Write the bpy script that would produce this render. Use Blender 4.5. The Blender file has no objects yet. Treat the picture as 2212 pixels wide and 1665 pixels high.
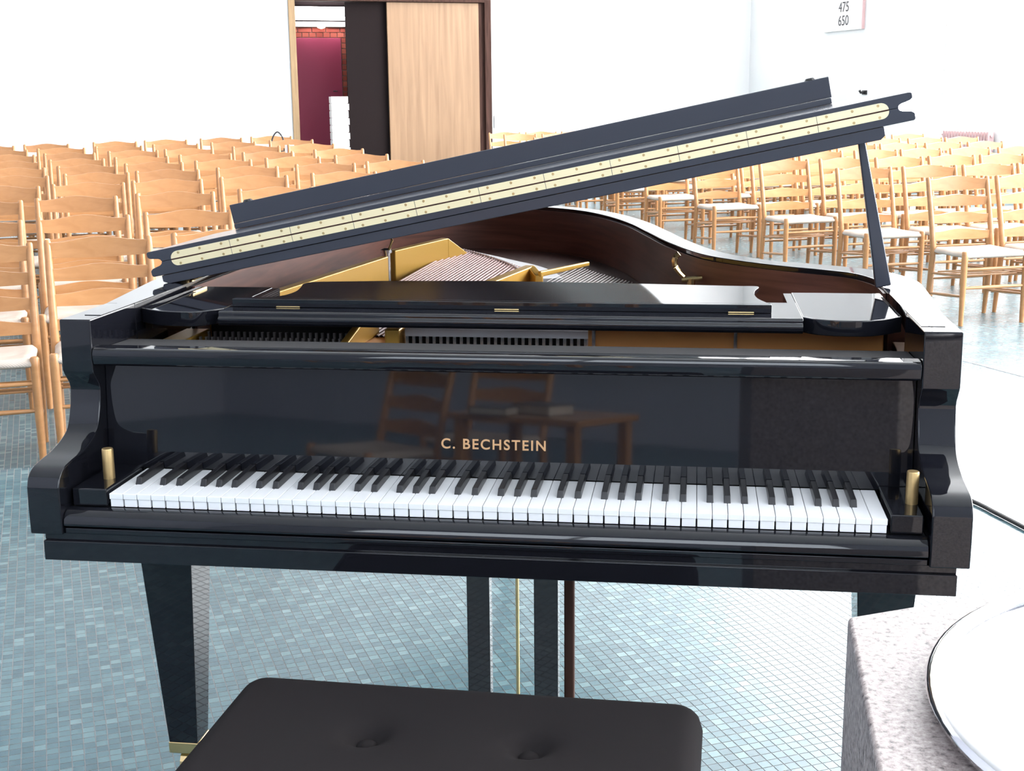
import bpy, bmesh, math, random
from mathutils import Vector, Matrix
random.seed(7)
S = bpy.context.scene
COL = S.collection
R = math.radians
PI = math.pi

# ------------------------------------------------------------------ frame of reference
# world axes = the room (x across the church, y away down the nave); the piano stands turned by -25.1 degrees
TH = R(25.1)
def pw(x, y):                      # piano-frame floor point -> world
    return (x*math.cos(TH)+y*math.sin(TH), -x*math.sin(TH)+y*math.cos(TH))

# ------------------------------------------------------------------ camera
cam = bpy.data.cameras.new('camera'); co = bpy.data.objects.new('camera', cam); COL.objects.link(co)
CP = (0.92994713, -1.91304848, 1.3334118)
yaw, pitch, roll = R(8.05889499)-TH, R(-12.30329796), R(-0.55499122)
cx_, cy_ = pw(CP[0], CP[1])
fw = Vector((-math.sin(yaw)*math.cos(pitch), math.cos(yaw)*math.cos(pitch), math.sin(pitch)))
rt = Vector((math.cos(yaw), math.sin(yaw), 0)); up = rt.cross(fw)
r2 = rt*math.cos(roll)+up*math.sin(roll); u2 = up*math.cos(roll)-rt*math.sin(roll)
m = Matrix((r2, u2, -fw)).transposed().to_4x4(); m.translation = Vector((cx_, cy_, CP[2]))
co.matrix_world = m
cam.sensor_width = 36; cam.lens = 2820.565*36/2212; cam.clip_start = 0.02; cam.clip_end = 200
S.camera = co

# ------------------------------------------------------------------ world, exposure, light levels
S.view_settings.view_transform = 'Standard'; S.view_settings.look = 'None'
S.view_settings.gamma = 1; S.view_settings.use_curve_mapping = False
S.view_settings.exposure = 0.52
W = bpy.data.worlds.new('world'); S.world = W; W.use_nodes = True
W.node_tree.nodes['Background'].inputs[0].default_value = (0.85, 0.92, 1, 1)
W.node_tree.nodes['Background'].inputs[1].default_value = 1.0
WINDOW_E = 12.0            # luminance of the tall daylight windows in the right wall
REAR_E = 4.0              # unseen fill windows added behind the photographer
VEST_E = 24.0             # light strip in the vestibule

# ------------------------------------------------------------------ materials
def nodes(name):
    mt = bpy.data.materials.new(name); mt.use_nodes = True
    nt = mt.node_tree; b = nt.nodes['Principled BSDF']
    return mt, nt, b
def mat(name, col, rough=0.5, metal=0.0, spec=0.5, coat=0.0, sheen=0.0):
    mt, nt, b = nodes(name)
    b.inputs['Base Color'].default_value = (*col, 1); b.inputs['Roughness'].default_value = rough
    b.inputs['Metallic'].default_value = metal; b.inputs['Specular IOR Level'].default_value = spec
    b.inputs['Coat Weight'].default_value = coat; b.inputs['Coat Roughness'].default_value = 0.05
    b.inputs['Sheen Weight'].default_value = sheen
    return mt
def add(nt, t, **kw):
    n = nt.nodes.new(t)
    for k, v in kw.items(): setattr(n, k, v)
    return n
def ramp(nt, fac, stops):
    r = add(nt, 'ShaderNodeValToRGB'); e = r.color_ramp.elements
    while len(e) < len(stops): e.new(0.5)
    for q, (p, c) in zip(e, stops): q.position = p; q.color = (*c, 1)
    nt.links.new(fac, r.inputs[0]); return r.outputs[0]
def wood(name, c0, c1, scale=(1, 1, 12), rough=0.4, coat=0.0, freq=6.0, vary=0.0, bump=0.0):
    mt, nt, b = nodes(name); L = nt.links.new
    tc = add(nt, 'ShaderNodeTexCoord'); mp = add(nt, 'ShaderNodeMapping'); mp.inputs['Scale'].default_value = scale
    L(tc.outputs['Object'], mp.inputs[0])
    n = add(nt, 'ShaderNodeTexNoise'); n.inputs['Scale'].default_value = freq; n.inputs['Detail'].default_value = 6; n.inputs['Distortion'].default_value = 0.6
    L(mp.outputs[0], n.inputs['Vector'])
    c = ramp(nt, n.outputs['Fac'], [(0.3, c0), (0.7, c1)])
    if vary:
        oi = add(nt, 'ShaderNodeObjectInfo'); mr = add(nt, 'ShaderNodeMapRange')
        mr.inputs['To Min'].default_value = 1-vary; mr.inputs['To Max'].default_value = 1+vary
        L(oi.outputs['Random'], mr.inputs['Value'])
        h = add(nt, 'ShaderNodeHueSaturation'); L(mr.outputs[0], h.inputs['Value']); L(c, h.inputs['Color']); c = h.outputs[0]
    L(c, b.inputs['Base Color'])
    b.inputs['Roughness'].default_value = rough; b.inputs['Coat Weight'].default_value = coat; b.inputs['Coat Roughness'].default_value = 0.06
    if bump:
        bp = add(nt, 'ShaderNodeBump'); bp.inputs['Strength'].default_value = bump; bp.inputs['Distance'].default_value = 0.001
        L(n.outputs['Fac'], bp.inputs['Height']); L(bp.outputs[0], b.inputs['Normal'])
    return mt
def emit(name, col, strength, base=(0.8, 0.8, 0.8)):
    mt, nt, b = nodes(name)
    b.inputs['Base Color'].default_value = (*base, 1)
    b.inputs['Emission Color'].default_value = (*col, 1); b.inputs['Emission Strength'].default_value = strength
    return mt
M = {}
M['lacquer'] = mat('black_lacquer', (0.0065, 0.0068, 0.0095), 0.035)
M['satin'] = mat('black_satin', (0.040, 0.043, 0.056), 0.18)
M['brass'] = mat('polished_brass', (0.74, 0.54, 0.26), 0.25, 1.0)
M['hinge'] = mat('pale_brass', (0.92, 0.79, 0.49), 0.38, 0.35)
M['gold'] = mat('bronze_gold_paint', (0.62, 0.36, 0.07), 0.32, 0.35)
M['ochre'] = mat('plate_ochre', (0.48, 0.21, 0.06), 0.4, 0.2)
M['steel'] = mat('steel', (0.75, 0.75, 0.77), 0.25, 1.0)
M['dullsteel'] = mat('dull_steel', (0.20, 0.18, 0.18), 0.5, 0.9)
M['dullbrass'] = mat('worn_brass', (0.50, 0.35, 0.16), 0.42, 0.8)
M['copper'] = mat('copper_winding', (0.24, 0.125, 0.115), 0.5, 0.25)
M['felt'] = mat('white_felt', (0.78, 0.78, 0.80), 0.8)
M['darkfelt'] = mat('black_felt', (0.012, 0.011, 0.012), 0.9)
M['ivory'] = mat('white_key_top', (0.86, 0.86, 0.86), 0.18)
M['ebony'] = mat('black_key_top', (0.012, 0.011, 0.012), 0.3)
M['letter'] = mat('gilt_letters', (0.72, 0.43, 0.22), 0.35, 0.5)
M['veneer'] = wood('mahogany_veneer', (0.085, 0.028, 0.018), (0.17, 0.062, 0.04), (0.6, 0.6, 9), 0.42)
M['spruce'] = wood('lid_shaded_spruce', (0.10, 0.05, 0.042), (0.15, 0.075, 0.065), (14, 0.7, 1), 0.4)  # shade under the lid is put into this dark brown
M['beech'] = wood('beech_chair_wood', (0.41, 0.19, 0.070), (0.49, 0.242, 0.098), (2, 6, 6), 0.33, vary=0.12, freq=5)
M['dishsilver'] = mat('silver_dish', (0.78, 0.77, 0.78), 0.07, 1.0)
M['rubber'] = mat('black_rubber', (0.012, 0.012, 0.013), 0.5)
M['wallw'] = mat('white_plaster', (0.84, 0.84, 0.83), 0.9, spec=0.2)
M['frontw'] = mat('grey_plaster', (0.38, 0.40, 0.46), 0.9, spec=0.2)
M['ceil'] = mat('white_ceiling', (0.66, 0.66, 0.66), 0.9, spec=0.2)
M['boardw'] = mat('white_board', (0.82, 0.81, 0.79), 0.6)
M['digits'] = mat('grey_numerals', (0.05, 0.045, 0.05), 0.6)
M['rad'] = mat('radiator_pale_pink', (0.62, 0.42, 0.42), 0.5)
M['oakleaf'] = wood('oak_door_wood', (0.235, 0.130, 0.064), (0.34, 0.20, 0.105), (6, 6, 0.35), 0.5, freq=2.2)
M['oaktrim'] = wood('oak_trim', (0.26, 0.16, 0.075), (0.36, 0.23, 0.11), (6, 6, 0.4), 0.5)
M['brownjamb'] = wood('dark_brown_jamb', (0.045, 0.022, 0.017), (0.085, 0.042, 0.032), (6, 6, 0.4), 0.7)
M['brownjamb'].node_tree.nodes['Principled BSDF'].inputs['Specular IOR Level'].default_value = 0.12
M['darkleaf'] = mat('dark_stained_door', (0.016, 0.011, 0.011), 0.8, spec=0.08)
M['reddoor'] = mat('red_painted_door', (0.42, 0.055, 0.115), 0.5)
M['mortar'] = mat('mortar', (0.50, 0.36, 0.30), 0.95)
M['whitebrick'] = mat('sunlit_white_brick', (0.85, 0.80, 0.78), 0.9)
M['bag'] = mat('dark_bag_cloth', (0.02, 0.018, 0.022), 0.6)
M['bookcover'] = mat('book_cover', (0.03, 0.022, 0.02), 0.5)
M['paper'] = mat('book_pages', (0.55, 0.48, 0.40), 0.8)
M['blueprint'] = mat('blue_white_booklet', (0.45, 0.48, 0.75), 0.6)
M['outlet'] = mat('grey_plastic', (0.55, 0.53, 0.52), 0.5)
M['velvet'] = mat('black_velvet', (0.017, 0.015, 0.0155), 0.95, spec=0.05)
M['window'] = emit('daylit_frosted_glass', (0.98, 0.985, 1.0), WINDOW_E)
M['rearfill'] = emit('rear_fill_glass', (0.80, 0.90, 1.0), REAR_E)
M['tube'] = emit('lit_tube', (0.97, 0.95, 1.0), VEST_E)
M['globe'] = emit('lit_globe', (1.0, 0.86, 0.74), 2.0)
M['winframe'] = mat('window_frame_grey', (0.35, 0.35, 0.36), 0.5)

def brickmat():
    mt, nt, b = nodes('red_brick'); L = nt.links.new
    oi = add(nt, 'ShaderNodeObjectInfo')
    L(ramp(nt, oi.outputs['Random'], [(0, (0.30, 0.055, 0.035)), (1, (0.48, 0.12, 0.075))]), b.inputs['Base Color'])
    b.inputs['Roughness'].default_value = 0.9
    return mt
M['brick'] = brickmat()

def cordmat():                     # woven papercord seat: four triangles of parallel cords
    mt, nt, b = nodes('papercord'); L = nt.links.new
    tc = add(nt, 'ShaderNodeTexCoord'); sx = add(nt, 'ShaderNodeSeparateXYZ'); L(tc.outputs['Object'], sx.inputs[0])
    w = add(nt, 'ShaderNodeTexWave'); w.inputs['Scale'].default_value = 55; w.inputs['Distortion'].default_value = 0.6
    w.bands_direction = 'DIAGONAL'
    L(tc.outputs['Object'], w.inputs[0])
    n = add(nt, 'ShaderNodeTexNoise'); n.inputs['Scale'].default_value = 9; L(tc.outputs['Object'], n.inputs[0])
    c = ramp(nt, n.outputs['Fac'], [(0.3, (0.50, 0.41, 0.335)), (0.7, (0.62, 0.53, 0.45))]); L(c, b.inputs['Base Color'])
    bp = add(nt, 'ShaderNodeBump'); bp.inputs['Strength'].default_value = 0.35; bp.inputs['Distance'].default_value = 0.002
    L(w.outputs['Fac'], bp.inputs['Height']); L(bp.outputs[0], b.inputs['Normal'])
    b.inputs['Roughness'].default_value = 0.75
    return mt
M['cord'] = cordmat()

def granitemat():
    mt, nt, b = nodes('speckled_granite'); L = nt.links.new
    tc = add(nt, 'ShaderNodeTexCoord')
    mp = add(nt, 'ShaderNodeMapping'); mp.inputs['Scale'].default_value = (1, 1.0, 1.0); L(tc.outputs['Object'], mp.inputs[0])
    n = add(nt, 'ShaderNodeTexNoise'); n.inputs['Scale'].default_value = 170; n.inputs['Detail'].default_value = 5; n.inputs['Roughness'].default_value = 0.7
    L(mp.outputs[0], n.inputs['Vector'])
    c = ramp(nt, n.outputs['Fac'], [(0.34, (0.06, 0.05, 0.055)), (0.46, (0.26, 0.215, 0.205)), (0.60, (0.40, 0.345, 0.33)), (0.7, (0.58, 0.53, 0.52))])
    L(c, b.inputs['Base Color']); b.inputs['Roughness'].default_value = 0.55
    bp = add(nt, 'ShaderNodeBump'); bp.inputs['Strength'].default_value = 0.4; bp.inputs['Distance'].default_value = 0.001
    L(n.outputs['Fac'], bp.inputs['Height']); L(bp.outputs[0], b.inputs['Normal'])
    return mt
M['granite'] = granitemat()

TILE, TROT = 0.025, R(2.4)
def tilemat():                     # mosaic: per-tile colour from the world position, grout at the cell edges
    mt, nt, b = nodes('glazed_mosaic'); L = nt.links.new
    g = add(nt, 'ShaderNodeNewGeometry'); vr = add(nt, 'ShaderNodeVectorRotate'); vr.rotation_type = 'Z_AXIS'
    vr.inputs['Angle'].default_value = -TROT; L(g.outputs['Position'], vr.inputs['Vector'])
    sc = add(nt, 'ShaderNodeVectorMath', operation='SCALE'); sc.inputs['Scale'].default_value = 1/TILE; L(vr.outputs[0], sc.inputs[0])
    fl = add(nt, 'ShaderNodeVectorMath', operation='FLOOR'); L(sc.outputs[0], fl.inputs[0])
    sep = add(nt, 'ShaderNodeSeparateXYZ'); L(fl.outputs[0], sep.inputs[0])
    cmb = add(nt, 'ShaderNodeCombineXYZ'); L(sep.outputs[0], cmb.inputs[0]); L(sep.outputs[1], cmb.inputs[1])
    wn = add(nt, 'ShaderNodeTexWhiteNoise'); wn.noise_dimensions = '2D'; L(cmb.outputs[0], wn.inputs['Vector'])
    c = ramp(nt, wn.outputs['Value'], [(0.0, (0.052, 0.120, 0.148)), (0.55, (0.070, 0.155, 0.184)), (0.85, (0.090, 0.185, 0.210)), (1.0, (0.15, 0.26, 0.28))])
    fr = add(nt, 'ShaderNodeVectorMath', operation='FRACTION'); L(sc.outputs[0], fr.inputs[0])
    s2 = add(nt, 'ShaderNodeSeparateXYZ'); L(fr.outputs[0], s2.inputs[0])
    outs = []
    for k in (0, 1):
        a = add(nt, 'ShaderNodeMath', operation='SUBTRACT'); a.inputs[1].default_value = 0.5; L(s2.outputs[k], a.inputs[0])
        ab = add(nt, 'ShaderNodeMath', operation='ABSOLUTE'); L(a.outputs[0], ab.inputs[0]); outs.append(ab.outputs[0])
    mx = add(nt, 'ShaderNodeMath', operation='MAXIMUM'); L(outs[0], mx.inputs[0]); L(outs[1], mx.inputs[1])
    gt = add(nt, 'ShaderNodeMath', operation='GREATER_THAN'); gt.inputs[1].default_value = 0.455; L(mx.outputs[0], gt.inputs[0])
    mixc = add(nt, 'ShaderNodeMix', data_type='RGBA'); L(gt.outputs[0], mixc.inputs[0]); L(c, mixc.inputs[6]); mixc.inputs[7].default_value = (0.26, 0.28, 0.285, 1)
    L(mixc.outputs[2], b.inputs['Base Color'])
    b.inputs['Roughness'].default_value = 0.27; b.inputs['Specular IOR Level'].default_value = 0.6
    return mt
M['tile'] = tilemat()

# ------------------------------------------------------------------ mesh helpers
BEVELLED = set()
class MB:
    def __init__(s): s.v = []; s.f = []
    def faces(s, vs, fs):
        o = len(s.v); s.v += [tuple(q) for q in vs]; s.f += [tuple(i+o for i in f) for f in fs]; return s
    def box(s, a, b):
        x0, y0, z0 = a; x1, y1, z1 = b
        return s.faces([(x0,y0,z0),(x1,y0,z0),(x1,y1,z0),(x0,y1,z0),(x0,y0,z1),(x1,y0,z1),(x1,y1,z1),(x0,y1,z1)],
                       [(0,3,2,1),(4,5,6,7),(0,1,5,4),(1,2,6,5),(2,3,7,6),(3,0,4,7)])
    def hexa(s, lo, hi):           # two matching 4-point rings
        return s.faces(list(lo)+list(hi), [(0,3,2,1),(4,5,6,7),(0,1,5,4),(1,2,6,5),(2,3,7,6),(3,0,4,7)])
    def prism(s, pts, f0, f1):     # pts 2D ring, f0/f1 map (a,b)->3D
        n = len(pts)
        return s.faces([f0(*q) for q in pts]+[f1(*q) for q in pts],
                       [tuple(range(n-1, -1, -1)), tuple(range(n, 2*n))]+[(i, (i+1) % n, n+(i+1) % n, n+i) for i in range(n)])
    def tube(s, path, r, n=8, cap=True):
        P = [Vector(q) for q in path]; rr = r if isinstance(r, (list, tuple)) else [r]*len(P)
        rings = []
        for i, q in enumerate(P):
            d = (P[min(i+1, len(P)-1)]-P[max(i-1, 0)]).normalized()
            a = d.orthogonal().normalized() if abs(d.z) > 0.9 else d.cross(Vector((0, 0, 1))).normalized()
            if abs(d.z) > 0.9: a = d.cross(Vector((0, 1, 0))).normalized()
            b = d.cross(a)
            rings.append([tuple(q+(a*math.cos(2*PI*k/n)+b*math.sin(2*PI*k/n))*rr[i]) for k in range(n)])
        vs = [v for g in rings for v in g]; fs = []
        for i in range(len(P)-1):
            for k in range(n):
                k2 = (k+1) % n; fs.append((i*n+k, i*n+k2, (i+1)*n+k2, (i+1)*n+k))
        if cap: fs += [tuple(range(n-1, -1, -1)), tuple(range((len(P)-1)*n, len(P)*n))]
        return s.faces(vs, fs)
    def lathe(s, prof, n=32, c=(0, 0), caps=True):
        vs = []; fs = []
        for r, z in prof:
            for k in range(n): vs.append((c[0]+r*math.cos(2*PI*k/n), c[1]+r*math.sin(2*PI*k/n), z))
        for i in range(len(prof)-1):
            for k in range(n):
                k2 = (k+1) % n; fs.append((i*n+k, i*n+k2, (i+1)*n+k2, (i+1)*n+k))
        if caps: fs += [tuple(range(n-1, -1, -1)), tuple(range((len(prof)-1)*n, len(prof)*n))]
        return s.faces(vs, fs)
    def mesh(s, name, bevel=0.0, seg=2, smooth=False, angle=35):
        me = bpy.data.meshes.new(name); me.from_pydata(s.v, [], s.f)
        bm = bmesh.new(); bm.from_mesh(me); bmesh.ops.recalc_face_normals(bm, faces=bm.faces)
        if bevel:
            ed = [e for e in bm.edges if len(e.link_faces) == 2 and e.calc_face_angle(0) > R(angle)]
            bmesh.ops.bevel(bm, geom=ed, offset=bevel, segments=seg, profile=0.5, affect='EDGES', clamp_overlap=True)
        for f in bm.faces: f.smooth = bool(smooth or bevel)
        if smooth or bevel:
            for e in bm.edges: e.smooth = not (len(e.link_faces) == 2 and e.calc_face_angle(0) > R(angle if not bevel else 48))
        bm.to_mesh(me); bm.free()
        if bevel: BEVELLED.add(me.name)
        return me
def obj(name, mb, mt, parent=None, loc=(0, 0, 0), rz=0.0, **kw):
    me = mb if isinstance(mb, bpy.types.Mesh) else mb.mesh(name, **kw)
    if mt and not me.materials: me.materials.append(M[mt])
    o = bpy.data.objects.new(name, me); COL.objects.link(o)
    o.location = loc; o.rotation_euler = (0, 0, rz); o.parent = parent
    if me.name in BEVELLED:        # flat faces stay flat between rounded edges
        w = o.modifiers.new('weighted', 'WEIGHTED_NORMAL'); w.weight = 80; w.keep_sharp = True
    return o
def empty(name, loc=(0, 0, 0), rz=0.0):
    o = bpy.data.objects.new(name, None); COL.objects.link(o); o.location = loc; o.rotation_euler = (0, 0, rz)
    o.empty_display_size = 0.1; return o
def tag(o, label=None, cat=None, group=None, kind=None):
    for k, v in (('label', label), ('category', cat), ('group', group), ('kind', kind)):
        if v: o[k] = v
    return o
def struct(name, mb, mt, **kw): return tag(obj(name, mb, mt, **kw), kind='structure')
def spline(pts, n=8, closed=False):
    out = []; N = len(pts)
    for i in range(N if closed else N-1):
        g = lambda k: pts[k % N] if closed else pts[min(max(k, 0), N-1)]
        a, b, c, d = g(i-1), g(i), g(i+1), g(i+2)
        for t in range(n):
            t /= n
            out.append(tuple(0.5*((2*b[k])+(-a[k]+c[k])*t+(2*a[k]-5*b[k]+4*c[k]-d[k])*t*t+(-a[k]+3*b[k]-3*c[k]+d[k])*t**3) for k in range(len(b))))
    if not closed: out.append(tuple(pts[-1]))
    return out
def copy_tree(o, parent=None):
    c = o.copy(); COL.objects.link(c); c.parent = parent
    for ch in list(o.children): copy_tree(ch, c)
    return c

# ================================================================== THE ROOM
UL, UR, VF, VB, HC = -7.0, 10.68, -7.0, 18.6, 8.6
NX0, NX1, NY0, NY1 = -2.4, 2.6, -1.0, 2.82        # the stretch of floor whose mosaic is built tile by tile
slab = MB(); slab.box((UL-0.2, VF-0.2, -0.3), (UR+0.2, 2.95, -0.0012))
floor = struct('floor', slab, 'tile')
c, s_ = math.cos(TROT), math.sin(TROT)
def tbox(mb, i, j, g=0.001):
    x0, x1, y0, y1 = i*TILE+g, (i+1)*TILE-g, j*TILE+g, (j+1)*TILE-g
    P = [(x0, y0), (x1, y0), (x1, y1), (x0, y1)]; Q = [(x*c-y*s_, x*s_+y*c) for x, y in P]
    mb.faces([(x, y, -0.002) for x, y in Q]+[(x, y, 0.0) for x, y in Q], [(4,5,6,7),(0,1,5,4),(1,2,6,5),(2,3,7,6),(3,0,4,7)])
near = []
for i in range(int(NX0/TILE), int(NX1/TILE)):
    for j in range(int(NY0/TILE), int(NY1/TILE)):
        near.append((i, j))
# the 300 that show largest: the clear strip of floor right of the bench, nearest the camera
def shows(i, j):
    x, y = (i+0.5)*TILE, (j+0.5)*TILE; X, Y = x*c-y*s_, x*s_+y*c
    px, py = X*math.cos(TH)-Y*math.sin(TH), X*math.sin(TH)+Y*math.cos(TH)
    return 0.90 < px < 1.30 and 0.38 < py < 1.2 and (px-0.93)/(py+1.913) < 0.155
cand = sorted([q for q in near if shows(*q)], key=lambda q: (q[0]+0.5)**2*TILE**2+((q[1]+0.5)*TILE+2.1)**2)[:300]
cs = set(cand)
mb = MB()
for q in near:
    if q not in cs: tbox(mb, *q)
o = obj('mosaic_tiles', mb, 'tile', floor); tag(o, kind='stuff')
tm = MB(); g = 0.001; h = TILE/2-g
tm.faces([(-h,-h,-0.002),(h,-h,-0.002),(h,h,-0.002),(-h,h,-0.002),(-h,-h,0),(h,-h,0),(h,h,0),(-h,h,0)], [(4,5,6,7),(0,1,5,4),(1,2,6,5),(2,3,7,6),(3,0,4,7)])
tme = tm.mesh('tile'); tme.materials.append(M['tile'])
for i, j in cand:
    x, y = (i+0.5)*TILE, (j+0.5)*TILE
    obj('tile', tme, None, floor, (x*c-y*s_, x*s_+y*c, 0), TROT)
# joint strip in the floor at the right
x0, y0 = pw(2.316, 4.945); x1, y1 = pw(2.522, 4.57); d = Vector((x1-x0, y1-y0)).normalized()
jb = MB(); jb.tube([(x0-d.x*0.45, y0-d.y*0.45, -0.0015), (x1+d.x*0.10, y1+d.y*0.10, -0.0015)], 0.005, 6)
obj('floor_joint', jb, 'outlet', floor)

# beyond the low platform edge the nave floor lies a little lower at the left and rises gently towards the back
VE0 = 2.95
NZ = [-0.066, -0.034, 0.001, 0.017, 0.033, 0.048, 0.063, 0.085, 0.101, 0.117]
def nave_z(x, y):
    if y < VE0: return 0.0
    k = min(max((y-3.68)/0.915, 0), 8.999); i = int(k); k -= i
    a = min(max(NZ[i]*(1-k)+NZ[i+1]*k+0.018*min(max(x, -2.5), 3), -0.12), 0.17); b = min(max(0.0085*(y-4.4), -0.0006), 0.10)
    t = min(max((x-2.2)/2.2, 0), 1); t = t*t*(3-2*t)
    return a*(1-t)+b*t
nf = MB(); gx = [UL+0.4*i for i in range(45)]; gx[-1] = UR; gy = [VE0+0.4*i for i in range(40)]; gy[-1] = VB
vs = [(x, y, nave_z(x, y)) for y in gy for x in gx]
nf.faces(vs, [(j*45+i, j*45+i+1, (j+1)*45+i+1, (j+1)*45+i) for j in range(39) for i in range(44)])
struct('floor_nave', nf, 'tile', smooth=True, angle=80)
struct('floor_vestibule', MB().box((2.0, VB, -0.2), (6.8, VB+2.9, 0.02)), 'tile')
struct('ceiling', MB().box((UL-0.2, VF-0.2, HC), (UR+0.2, VB+0.2, HC+0.2)), 'ceil')
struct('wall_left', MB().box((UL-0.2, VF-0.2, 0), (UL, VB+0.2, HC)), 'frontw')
# back wall with the doorway
DU0, DU1, DZ = 2.90, 6.07, 2.90
wb = MB(); wb.box((UL, VB, 0), (DU0, VB+0.25, HC)); wb.box((DU1, VB, 0), (UR+0.2, VB+0.25, HC)); wb.box((DU0, VB, DZ), (DU1, VB+0.25, HC))
struct('wall_back', wb, 'wallw')
# right wall with tall windows
WV0, WV1, WZ0, WZ1 = -5.0, 14.5, 0.98, 8.1
wr = MB(); wr.box((UR, VF, 0), (UR+0.2, VB, WZ0)); wr.box((UR, VF, WZ1), (UR+0.2, VB, HC)); wr.box((UR, WV1, WZ0), (UR+0.2, VB, 5.4)); wr.box((UR, WV1, 5.4), (UR+0.2, WV1+0.15, WZ1)); wr.box((UR, VB-0.15, 5.4), (UR+0.2, VB, WZ1)); wr.box((UR, VF, WZ0), (UR+0.2, WV0, WZ1))
struct('wall_right', wr, 'wallw')
nw = 5; wv = (WV1-WV0)/nw
for k in range(nw):
    a, b = WV0+k*wv, WV0+(k+1)*wv
    f = MB()
    for q in (a, b-0.06): f.box((UR+0.02, q, WZ0), (UR+0.14, q+0.06, WZ1))
    for q in (WZ0, WZ1-0.06): f.box((UR+0.02, a, q), (UR+0.14, b, q+0.06))
    w = struct('window_%d' % (k+1), f, 'boardw')
    for i in range(3):
        for j in range(4):
            y0, y1 = a+0.06+(wv-0.12)*i/3, a+0.06+(wv-0.12)*(i+1)/3; z0, z1 = WZ0+0.06+(WZ1-WZ0-0.12)*j/4, WZ0+0.06+(WZ1-WZ0-0.12)*(j+1)/4
            obj('pane', MB().box((UR+0.10, y0+0.02, z0+0.02), (UR+0.115, y1-0.02, z1-0.02)), 'window', w)
    bars = MB()
    for i in (1, 2):
        q = a+0.06+(wv-0.12)*i/3; bars.box((UR+0.07, q-0.02, WZ0+0.06), (UR+0.13, q+0.02, WZ1-0.06))
    for j in (1, 2, 3):
        z = WZ0+0.06+(WZ1-WZ0-0.12)*j/4; bars.box((UR+0.075, a+0.06, z-0.02), (UR+0.125, b-0.06, z+0.02))
    obj('glazing_bar', bars, 'boardw', w)
f = MB()  # unseen high window, added to brighten the right of the back wall
for q in (WV1+0.15, (WV1+VB)/2-0.03, VB-0.21): f.box((UR+0.02, q, 5.4), (UR+0.14, q+0.06, WZ1))
for q in (5.4, WZ1-0.06): f.box((UR+0.02, WV1+0.15, q), (UR+0.14, VB-0.15, q+0.06))
w = struct('window_8', f, 'boardw')
for q0, q1 in ((WV1+0.21, (WV1+VB)/2-0.03), ((WV1+VB)/2+0.03, VB-0.21)): obj('pane', MB().box((UR+0.10, q0, 5.46), (UR+0.115, q1, WZ1-0.06)), 'window', w)
# wall behind the photographer, with two unseen glowing windows added to light the key fronts
wf = MB(); RW = [(-5.5, -1.0), (1.5, 6.0)]; RZ0, RZ1 = 2.6, 6.2
wf.box((UL, VF-0.2, 0), (UR+0.2, VF, RZ0)); wf.box((UL, VF-0.2, RZ1), (UR+0.2, VF, HC))
e = [UL]+[q for w in RW for q in w]+[UR+0.2]
for k in range(0, len(e), 2): wf.box((e[k], VF-0.2, RZ0), (e[k+1], VF, RZ1))
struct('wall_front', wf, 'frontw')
for k, (a, b) in enumerate(RW):
    f = MB()
    for q in (a, (a+b)/2-0.03, b-0.06): f.box((q, VF-0.14, RZ0), (q+0.06, VF-0.02, RZ1))
    for q in (RZ0, RZ1-0.06): f.box((a, VF-0.14, q), (b, VF-0.02, q+0.06))
    w = struct('window_%d' % (nw+1+k), f, 'winframe')
    for q0, q1 in ((a+0.06, (a+b)/2-0.03), ((a+b)/2+0.03, b-0.06)):
        obj('pane', MB().box((q0, VF-0.10, RZ0+0.06), (q1, VF-0.085, RZ1-0.06)), 'rearfill', w)

# doorway: trims and leaves
struct('trim_1', MB().box((2.875, VB-0.03, 0), (2.975, VB+0.28, DZ)), 'oaktrim', bevel=0.004)
struct('trim_2', MB().box((5.98, VB-0.03, 0), (6.085, VB+0.28, DZ)), 'brownjamb', bevel=0.004)
struct('trim_3', MB().box((2.975, VB-0.03, DZ-0.045), (5.98, VB+0.28, DZ+0.03)), 'brownjamb', bevel=0.004)
d1 = struct('door_1', MB().box((4.41, VB+0.03, 0.01), (5.895, VB+0.085, DZ-0.05)), 'oakleaf', bevel=0.003)
obj('door_stile', MB().box((5.897, VB+0.04, 0.01), (5.978, VB+0.10, DZ-0.05)), 'brownjamb', d1)
d2 = struct('door_2', MB().box((3.77, VB+0.12, 0.01), (4.44, VB+0.165, DZ-0.05)), 'darkleaf', bevel=0.003)
# vestibule
VE = 20.7
vw = MB(); vw.box((2.2, VE, 0), (6.6, VE+0.2, 3.0))
far = struct('wall_far', vw, 'mortar')
vl = MB(); vl.box((2.0, VB+0.25, 0), (2.2, VE+0.2, 3.0)); struct('wall_vestibule_left', vl, 'wallw')
struct('wall_vestibule_right', MB().box((6.6, VB+0.25, 0), (6.8, VE+0.2, 3.0)), 'wallw')
struct('ceiling_vestibule', MB().box((2.0, VB+0.25, 3.0), (6.8, VE+0.2, 3.1)), 'darkleaf')
struct('wall_lintel', MB().box((2.2, VE-0.012, 2.67), (6.6, VE-0.001, 3.0)), 'darkleaf')
struct('trim_4', MB().box((2.2, VE-0.05, 2.585), (6.6, VE, 2.665)), 'boardw')
d3 = struct('door_3', MB().box((3.06, VE-0.035, 0.01), (4.03, VE-0.005, 2.40)), 'reddoor', bevel=0.003)
obj('door_handle', MB().tube([(3.93, VE-0.035, 1.52), (3.93, VE-0.075, 1.52), (3.86, VE-0.075, 1.52)], 0.010), 'steel', d3)
def brick(x0, x1, z0, z1):
    j = random.uniform(0, 0.004)
    obj('brick', MB().box((x0, VE-0.022-j, z0), (x1, VE-0.001, z1)), 'brick', far)
x = 2.9
while x < 4.6:                                   # rowlock course over the door
    brick(x, x+0.105, 2.415, 2.485); x += 0.12
x = 2.83
while x < 4.6:
    brick(x, x+0.225, 2.497, 2.57); x += 0.24
k = 0; z = 2.325
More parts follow.
